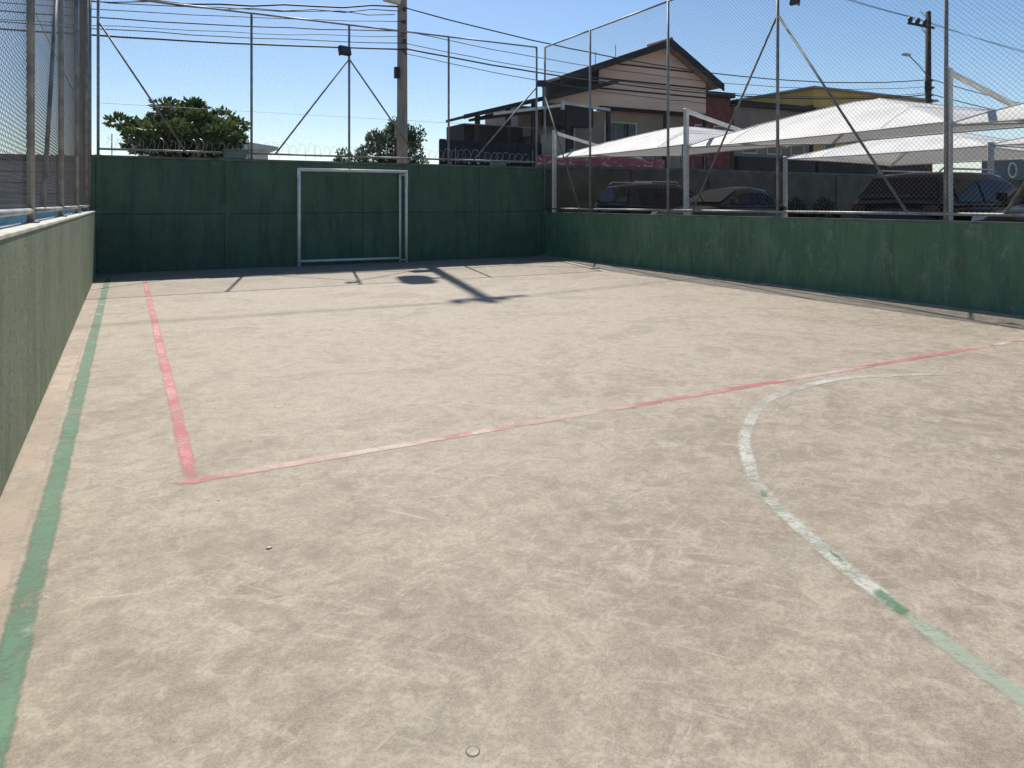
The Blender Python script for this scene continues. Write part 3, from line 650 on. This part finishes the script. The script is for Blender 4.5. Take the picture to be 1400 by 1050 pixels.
# ---------------------------------------------------------------- parked cars
def car(label, paint, x, yc, L, Wd, Hh, hood, kind, rz=math.pi):
    """local: +x is the nose; origin on the ground below the middle"""
    t = thing('parked_car', label, 'car', (x, yc, LOT), 'cars parked under the carports', world=False); t.rotation_euler = (0, 0, rz)
    hw = Wd/2; h2 = L/2; belt = hood+.04
    st = [(-h2, .62, hw*.78), (-h2+.06, belt-.06, hw*.9), (-h2+.5, belt, hw*.98), (-.6, belt, hw), (.5, belt-.02, hw), (h2-1.15, hood, hw*.98), (h2-.45, hood-.09, hw*.93), (h2-.1, hood-.2, hw*.84), (h2, .5, hw*.74)]
    m = MB(); nr = 0
    for (sx, top, w_) in st:
        ring = [(w_-.1, .2), (w_, .34), (w_+.01, .55 if top > .7 else .42), (w_-.02, top-.09), (w_-.13, top-.01), (w_*.45, top+.025)]
        ring = ring+[(-a, b) for a, b in reversed(ring)]; nr = len(ring)
        m.v += [Vector((sx, a, b)) for a, b in ring]
    for i in range(len(st)-1):
        for k in range(nr):
            k2 = (k+1) % nr; m.f.append((i*nr+k, i*nr+k2, (i+1)*nr+k2, (i+1)*nr+k))
    m.f.append(tuple(range(nr-1, -1, -1))); m.f.append(tuple((len(st)-1)*nr+k for k in range(nr)))
    b = m.build('body', paint, t, True); s = b.modifiers.new('sub', 'SUBSURF'); s.levels = s.render_levels = 2
    # greenhouse
    xa = h2-1.2; xb = xa-.85
    xd, xc = {'sedan': (-h2+.6, -h2+1.35), 'hatch': (-h2+.12, -h2+.62), 'suv': (-h2+.06, -h2+.36)}[kind]
    zb = belt-.03; wb = hw-.05; wr = hw-.26
    yp = lambda z: wb+(wr-wb)*(z-zb)/(Hh-zb)
    prof = [(xa, zb)]+[(xa+(xb-xa)*s, zb+(Hh-.05-zb)*(s**.9)) for s in (.25, .5, .75)]+[(xb, Hh-.045), (xb-.3, Hh-.005), ((xb+xc)/2, Hh), (xc+.3, Hh-.02), (xc, Hh-.07)]+[(xc+(xd-xc)*s, zb+(Hh-.07-zb)*(1-s**1.15)) for s in (.35, .7)]+[(xd, zb)]
    m = MB(); nr = 7
    for (sx, z) in prof:
        zs = max(zb-.02, z-.07); 
        for a, bz in ((wb, zb-.04), (yp(zs), zs), (yp(zs)*.86, z-.012), (0, z+.018), (-yp(zs)*.86, z-.012), (-yp(zs), zs), (-wb, zb-.04)):
            m.v.append(Vector((sx, a, bz)))
    for i in range(len(prof)-1):
        for k in range(nr-1): m.f.append((i*nr+k, i*nr+k+1, (i+1)*nr+k+1, (i+1)*nr+k))
    m.build('cabin', paint, t, True)
    hz = lambda xx: next(z0+(z1-z0)*(xx-x0)/(x1-x0) for (x0, z0), (x1, z1) in zip(prof[:-1], prof[1:]) if min(x0, x1)-1e-6 <= xx <= max(x0, x1)+1e-6)
    for sg in (1, -1):
        cuts = [xa-.28, xb-.62 if kind != 'sedan' else xb-.6, xc+.25, xd+.3 if kind != 'sedan' else xc-.35]
        cuts = [cuts[0], (xb+xc)/2-.02, xc+.12, xd+.32]
        for a, b2 in zip(cuts[:-1], cuts[1:]):
            a -= .035; b2 += .035
            if a-b2 < .15: continue
            xsn = [a+(b2-a)*i/6 for i in range(7)]
            top = [(xx, max(zb+.05, min(hz(xx)-.13, Hh-.15))) for xx in xsn]
            poly = [Vector((xx, sg*(yp(z)+.012), z)) for xx, z in top]+[Vector((xx, sg*(yp(zb+.03)+.012), zb+.03)) for xx in reversed(xsn)]
            mm = MB(); mm.prism(poly, (0, -sg*.008, 0)); mm.build('side_window', M['glass'], t)
    for (p0, p1, nm) in (((xa-.06, zb+.06), (xb+.06, Hh-.1), 'windscreen'), ((xd+.05, zb+.08), (xc-.03, Hh-.13), 'rear_window')):
        nrm = Vector((p1[1]-p0[1], 0, -(p1[0]-p0[0]))).normalized(); nrm = nrm if nrm.z > 0 else -nrm
        q = [Vector((p0[0], wb-.1, p0[1])), Vector((p0[0], -wb+.1, p0[1])), Vector((p1[0], -wr+.04, p1[1])), Vector((p1[0], wr-.04, p1[1]))]
        MB().prism([v+nrm*.045 for v in q], -nrm*.012).build(nm, M['glass'], t)
    for sg in (1, -1):
        for wx in (h2-.82, -h2+.78):
            y = sg*(hw-.09)
            w_ = MB().path([(wx, y-.1, .31), (wx, y+.1, .31)], .31, 20).build('wheel', M['tyre'], t)
            MB().path([(wx, y+sg*.09, .31), (wx, y+sg*.108, .31)], .2, 16).build('rim', M['rim'], w_)
        mm = MB(); mm.prism([(h2-.22, sg*(hw*.62), hood-.27), (h2-.16, sg*(hw*.84), hood-.3), (h2-.3, sg*(hw*.9), hood-.18), (h2-.3, sg*(hw*.62), hood-.17)], (.06, 0, .03)); mm.build('headlight', M['clear_lamp'], t)
        MB().box(-h2-.0, -h2+.14, min(sg*hw*.62, sg*hw*.9), max(sg*hw*.62, sg*hw*.9), belt-.22, belt-.06).build('tail_light', M['red_lamp'], t)
        mm = MB(); y = sg*(hw+.1); mm.box(xa-.32, xa-.22, y-.09, y+.07, zb+.04, zb+.2); bev(mm.build('mirror', paint, t), .03, 2)
    if kind == 'suv':
        for sg in (1, -1): MB().path([(xb-.1, sg*(wr-.06), Hh+.005), (xb-.2, sg*(wr-.06), Hh+.045), (xc+.15, sg*(wr-.06), Hh+.04), (xc+.05, sg*(wr-.06), Hh-.02)], .018, 6).build('roof_rail', M['rim'], t)
    return t
car('dark blue boxy car backed towards the wall under the canopy by the gabled house', M['car_navy'], 14.1, 16.5, 4.2, 1.74, 1.56, .92, 'suv', 0)
car('small graphite hatchback with a glossy bonnet parked facing the low wall', M['car_grey'], 13.75, 14.1, 3.6, 1.66, 1.42, .92, 'hatch')
car('black tall car with roof rails backed in beside the empty bay', M['car_black'], 14.1, 7.95, 4.3, 1.8, 1.56, .98, 'suv', 0)
car('black hatchback parked nose to the low wall next to the car with roof rails', M['car_black'], 13.8, 5.85, 4.0, 1.76, 1.52, .98, 'hatch')

# ---------------------------------------------------------------- gabled house across the street
Y0 = 28.0
t = thing('gabled_house', 'tan gabled house with dark roof edges and an open terrace across the street', 'house', (19, Y0+1, 0))
gl, gr, gb = 19.8, 26.55, 6.15           # overhanging gable: left, right, bottom
rx, rz = 23.65, 9.62
zl = lambda x: rz-(rx-x)*.365; zr = lambda x: rz-(x-rx)*.56
roof_z = lambda x: (zl(x) if x < rx else zr(x))-.2
MB().prism([(gl, Y0+.05, gb), (gr, Y0+.05, gb), (gr, Y0+.05, roof_z(gr)), (rx, Y0+.05, roof_z(rx)), (gl, Y0+.05, roof_z(gl))], (0, 1.0, 0)).build('gable_wall', M['plaster_shade_dark'], t)
bands = [gb, 7.02, 7.5, 8.28, 9.4]
for i, (za, zb) in enumerate(zip(bands[:-1], bands[1:])):
    za += .045; zb -= .045
    # clip the band by the roof slopes
    left = lambda z: max(gl, rx-(rz-.2-z)/.365); right = lambda z: min(gr, rx+(rz-.2-z)/.56)
    poly = [(left(za), Y0, za), (right(za), Y0, za)]
    if roof_z(gr) > za and roof_z(gr) < zb: poly.append((gr, Y0, roof_z(gr)))
    poly += [(right(zb), Y0, zb), (left(zb), Y0, zb)]
    if roof_z(gl) > za and roof_z(gl) < zb: poly.append((gl, Y0, roof_z(gl)))
    MB().prism(poly, (0, .045, 0)).build('cladding_band', M['clad'], t)
MB().prism([(17.0, Y0, 6.15), (gl-.002, Y0, 6.15), (gl-.002, Y0, 7.0), (17.0, Y0, 6.25)], (0, .4, 0)).build('gable_wing', M['clad'], t)
rf = MB().prism([(17.2, 27.35, zl(17.2)-.12), (rx, 27.35, rz-.12), (rx, 27.35, rz), (17.2, 27.35, zl(17.2))], (0, 1.75, 0)).build('roof', M['tile'], t)
MB().prism([(rx+.002, 27.35, rz-.16), (27.15, 27.35, zr(27.15)-.16), (27.15, 27.35, zr(27.15)), (rx+.002, 27.35, rz)], (0, 1.75, 0)).build('roof_slope', M['tile'], rf)
MB().prism([(17.2, 27.28, zl(17.2)-.3), (rx, 27.28, rz-.34), (27.15, 27.28, zr(27.15)-.34), (27.15, 27.28, zr(27.15)+.02), (rx, 27.28, rz+.03), (17.2, 27.28, zl(17.2)+.02)], (0, .068, 0)).build('barge_board', M['fascia'], rf)
for k in range(30):     # ridge and tile courses on the sun side
    pass
MB().path([(rx, 27.3, rz+.03), (rx, 29.1, rz+.03)], .1, 8).build('ridge', M['tile'], rf)
MB().prism([(17.3, 28.5, 5.2), (gl-.002, 28.5, 5.2), (gl-.002, 28.5, zl(gl)-.13), (17.3, 28.5, zl(17.3)-.13)], (0, .6, 0)).build('upper_wall', M['plaster_shade_dark'], t)
# lower lean-to roof and awnings
ln = MB().prism([(12.4, 27.2, 5.09), (20.3, 27.2, 7.22), (20.3, 27.2, 7.34), (12.4, 27.2, 5.21)], (0, 2, 0)).build('lower_roof', M['fascia'], t)
MB().prism([(12.35, 27.14, 5.04), (20.3, 27.14, 7.16), (20.3, 27.14, 7.37), (12.35, 27.14, 5.23)], (0, .055, 0)).build('barge_board', M['fascia'], ln)
aw = MB().prism([(13.6, 26.9, 5.22), (17.0, 26.9, 5.8), (17.0, 26.9, 5.92), (13.6, 26.9, 5.34)], (0, 2.5, 0)).build('awning', M['plaster_shade_dark'], t)
MB().prism([(13.6, 26.84, 5.24), (17.0, 26.84, 5.82), (17.0, 26.84, 5.95), (13.6, 26.84, 5.36)], (0, .056, 0)).build('gutter', M['gutter'], aw)
MB().box(16.95, 17.1, 26.82, 26.98, 5.7, 6.12).build('gutter_end', M['gutter'], aw)
MB().prism([(17.1, 26.84, 5.93), (19.6, 26.84, 5.78), (19.6, 26.84, 5.9), (17.1, 26.84, 6.05)], (0, .06, 0)).build('gutter', M['gutter'], aw)
# middle storey
MB().box(16.2, 26.6, 29.5, 33, 2.99, 6.14).build('middle_wall', M['plaster'], t)
MB().box(12.2, 26.62, 28.6, 33, 0, 2.855).build('ground_floor', M['plaster_shade_dark'], t)
MB().box(13.2, 16.19, 29.0, 31, 3.0, 5.1).build('terrace_back_wall', M['plaster_shade_dark'], t)
MB().box(11.4, 26.9, 27.6, 31, 2.86, 2.985).build('floor_slab', M['plaster'], t)
for x in (13.3, 14.8, 16.1): MB().box(x-.09, x+.09, 27.75, 27.93, 2.986, 5.02+(x-12.2)*.27).build('terrace_post', M['plaster_shade_dark'], t)
x = 11.45; k = 0
while x < 16.2:        # boarded parapet
    wd = .31; zt = 4.2+rnd.uniform(-.03, .03); MB().box(x, x+wd-.02, 27.62, 27.66, 2.987, zt).build('parapet_board', M['navy'], t); x += wd
MB().box(11.45, 16.2, 27.665, 27.7, 2.987, 4.15).build('parapet_back', M['navy'], t)
MB().box(16.4, 17.7, 27.7, 29.49, 2.987, 4.65).build('stair_wall', M['plaster'], t)
for (xa, xb, za, zb) in ((18.2, 19.3, 4.2, 5.5), (21.2, 23.1, 4.2, 5.6), (24.3, 25.3, 3.1, 5.3)):
    f = MB().box(xa-.08, xb+.08, 29.44, 29.499, za-.08, zb+.08).build('window', M['gutter'], t); 
    k = 2 if xb-xa < 1.5 else 3
    for i in range(k):
        a = xa+(xb-xa)*i/k; MB().box(a+.02, a+(xb-xa)/k-.02, 29.42, 29.438, za, zb).build('pane', M['win'], f)
for x in (17.9, 20.2, 23.7, 26.3): MB().box(x-.08, x+.08, 27.75, 27.91, 2.986, 6.14).build('column', M['plaster_shade_dark'], t)
for i in range(11):     # open balustrade of the balcony
    x = 18.2+i*.8; MB().box(x-.02, x+.02, 27.7, 27.74, 2.986, 3.95).build('baluster', M['galv_old'], t)
MB().box(17.9, 26.5, 27.69, 27.75, 3.951, 4.0).build('balcony_rail', M['galv_old'], t)
MB().box(16.0, 23.2, 27.3, 27.42, 2.78, 3.68).build('shop_sign', M['sign_red'], t)['label'] = 'red shop band with faded pale lettering'
MB().box(16.0, 23.2, 27.425, 27.598, 2.9, 3.0).build('sign_bracket', M['galv_old'], t)
for sx in (20.0, 21.2):       # aerials on the roof
    z = zl(sx); a = MB().path([(sx, 28.6, z-.1), (sx, 28.6, z+.6)], .02, 6).build('aerial', M['galv_old'], rf)
# ---------------------------------------------------------------- other buildings
t = thing('brick_house', 'dark red brick house squeezed beside the tan gabled house', 'house', (29, 31, 0))
MB().box(26.95, 30.3, 30, 38, -.02, 7.5).build('wall', M['brick'], t)
MB().box(26.8, 30.4, 29.7, 38.2, 7.501, 7.75).build('roof', M['fascia'], t)
for x in (27.6, 29.0):
    f = MB().box(x, x+.9, 29.95, 29.999, 4.6, 5.9).build('window', M['gutter'], t); MB().box(x+.07, x+.83, 29.935, 29.949, 4.67, 5.83).build('pane', M['win'], f)
t = thing('shop_building', 'grey brown flat roofed shop building beside the ochre building', 'building', (33, 31, 0))
MB().box(30.6, 36.9, 30, 39, -.02, 7.1).build('wall', M['brown'], t)
MB().box(30.5, 37.0, 29.6, 39.2, 7.101, 7.4).build('roof', M['fascia'], t)
MB().box(30.55, 36.95, 29.6, 29.94, 0, 4.2).build('shop_front', M['plaster_shade_dark'], t)
for x in (31.2, 33.2, 35.2):
    f = MB().box(x, x+1.2, 29.95, 29.999, 4.4, 5.7).build('window', M['gutter'], t); MB().box(x+.08, x+1.12, 29.935, 29.949, 4.48, 5.62).build('pane', M['win'], f)
    MB().box(x-.2, x+1.4, 29.55, 29.598, 0.1, 2.9).build('shutter', M['fascia'], t)
t = thing('ochre_building', 'ochre building with a grey roof edge and maroon side wall', 'building', (42, 31, 0))
MB().box(37.3, 49.5, 30, 40, -.02, 8.6).build('wall', M['ochre'], t)
MB().box(37.2, 37.29, 30.05, 40, 0, 7.6).build('side_wall', M['maroon'], t)
MB().box(37.05, 49.8, 29.75, 40.3, 8.601, 8.73).build('roof', M['roofgrey'], t)
MB().box(37.15, 48.7, 29.9, 29.999, 7.3, 7.42).build('cornice', M['brown'], t)
MB().box(37.25, 48.6, 29.6, 29.9, 0, 4.3).build('shop_front', M['plaster_shade_dark'], t)
for i in range(5):
    x = 38.2+i*2; f = MB().box(x, x+1.1, 29.94, 29.999, 4.6, 5.9).build('window', M['gutter'], t); MB().box(x+.08, x+1.02, 29.925, 29.939, 4.68, 5.82).build('pane', M['win'], f)
t = thing('teal_signboard', 'dark teal board with a pale ring emblem seen under the canopies', 'sign', (54, 27.6, 0))
for x in (51.5, 57.5): MB().path([(x, 27.6, .05), (x, 27.6, 4.5)], .07, 8).build('leg', M['galv_old'], t)
MB().box(51, 58.5, 27.5, 27.56, 3.0, 4.6).build('board', M['teal'], t)
pts = [(54.6+.5*math.cos(a*math.pi/10), 27.48, 3.85+.5*math.sin(a*math.pi/10)) for a in range(21)]
MB().path(pts, .07, 6).build('ring_emblem', M['gutter'], t)
t = thing('white_house', 'low white house with a shallow sheet roof behind the broad-leaved tree', 'house', (3.2, 36, 0))
MB().box(.5, 6.0, 36, 42, -.02, 4.1).build('wall', M['white_house'], t)
MB().prism([(.1, 35.6, 4.1), (6.4, 35.6, 4.1), (6.4, 35.6, 4.25), (3.2, 35.6, 4.65), (.1, 35.6, 4.25)], (0, 7, 0)).build('roof', M['white_house'], t)
f = MB().box(4.3, 5.3, 35.95, 35.999, 1.5, 2.9).build('window', M['gutter'], t); MB().box(4.38, 5.22, 35.935, 35.949, 1.58, 2.82).build('pane', M['win'], f)
t = thing('lattice_mast', 'short pale lattice mast between the feathery tree and the terrace', 'mast', (12.4, 33, 0))
for dx in (-.28, .0, .28): MB().path([(12.4+dx, 33, -.02), (12.4+dx, 33, 5.1)], .03, 6).build('leg', M['gutter'], t)
for i in range(12):
    z = 1+.34*i; MB().path([(12.12, 33, z), (12.68, 33, z)], .018, 5).build('rung', M['gutter'], t)
    MB().path([(12.12, 33, z), (12.4, 33, z+.34)], .014, 5).build('lattice_bar', M['gutter'], t)
t = thing('board_shed', 'low grey brown boarded shed seen through the fence on the capped wall', 'shed', (-9, 27, 0))
MB().box(-22, -1.02, 27, 33, -.02, 2.9).build('wall', M['plaster_shade_dark'], t)
for i in range(8): MB().box(-22, -1.0, 26.95-.004*i, 26.999, .1+.35*i, .1+.35*i+.31).build('board', M['grey_brown_shed'], t)
MB().prism([(-22.3, 26.5, 2.91), (-.9, 26.5, 2.91), (-.9, 26.5, 3.05), (-22.3, 26.5, 3.05)], (0, 7, .3)).build('roof', M['fascia'], t)
t = thing('blue_wall', 'low blue painted wall beyond the fence on the capped wall', 'wall', (-5, 21.1, 0))
MB().box(-10, -.92, 21, 21.2, -.07, 1.44).build('wall_body', M['pool_blue'], t)
MB().box(-10.02, -.9, 20.97, 21.23, 1.441, 1.5).build('coping', M['cap'], t)

# ---------------------------------------------------------------- small things on the court floor
t = thing('floor_plug', 'small round mortar plug set in the court floor', 'floor plug', (.86, 1.83, 0))
MB().path([(.86, 1.83, -.01), (.86, 1.83, .0006)], .021, 20).build('rim_gap', M['plug_rim'], t)
MB().path([(.86, 1.83, .0), (.86, 1.83, .0018)], .017, 20).build('plug', M['plug'], t)
def stone(x, y, s, sd, lb):
    q = random.Random(sd); m = MB(); n0 = 7
    top = [(x+s*math.cos(2*math.pi*i/n0)*q.uniform(.7, 1.1), y+s*.7*math.sin(2*math.pi*i/n0)*q.uniform(.7, 1.1), .0) for i in range(n0)]
    m.prism(top, (0, 0, s*.5)); o = m.build('mortar_chip', M['pebble']); tag(o, lb, 'chip', 'pale chips on the floor'); bev(o, s*.15, 1)
for i, (x, y, s) in enumerate(((.56, 3.34, .014), (.42, 4.0, .008))):
    stone(x, y, s, i, 'small pale mortar chip lying on the bare court floor')
for o in bpy.data.objects:
    if '_w' in o: del o['_w']
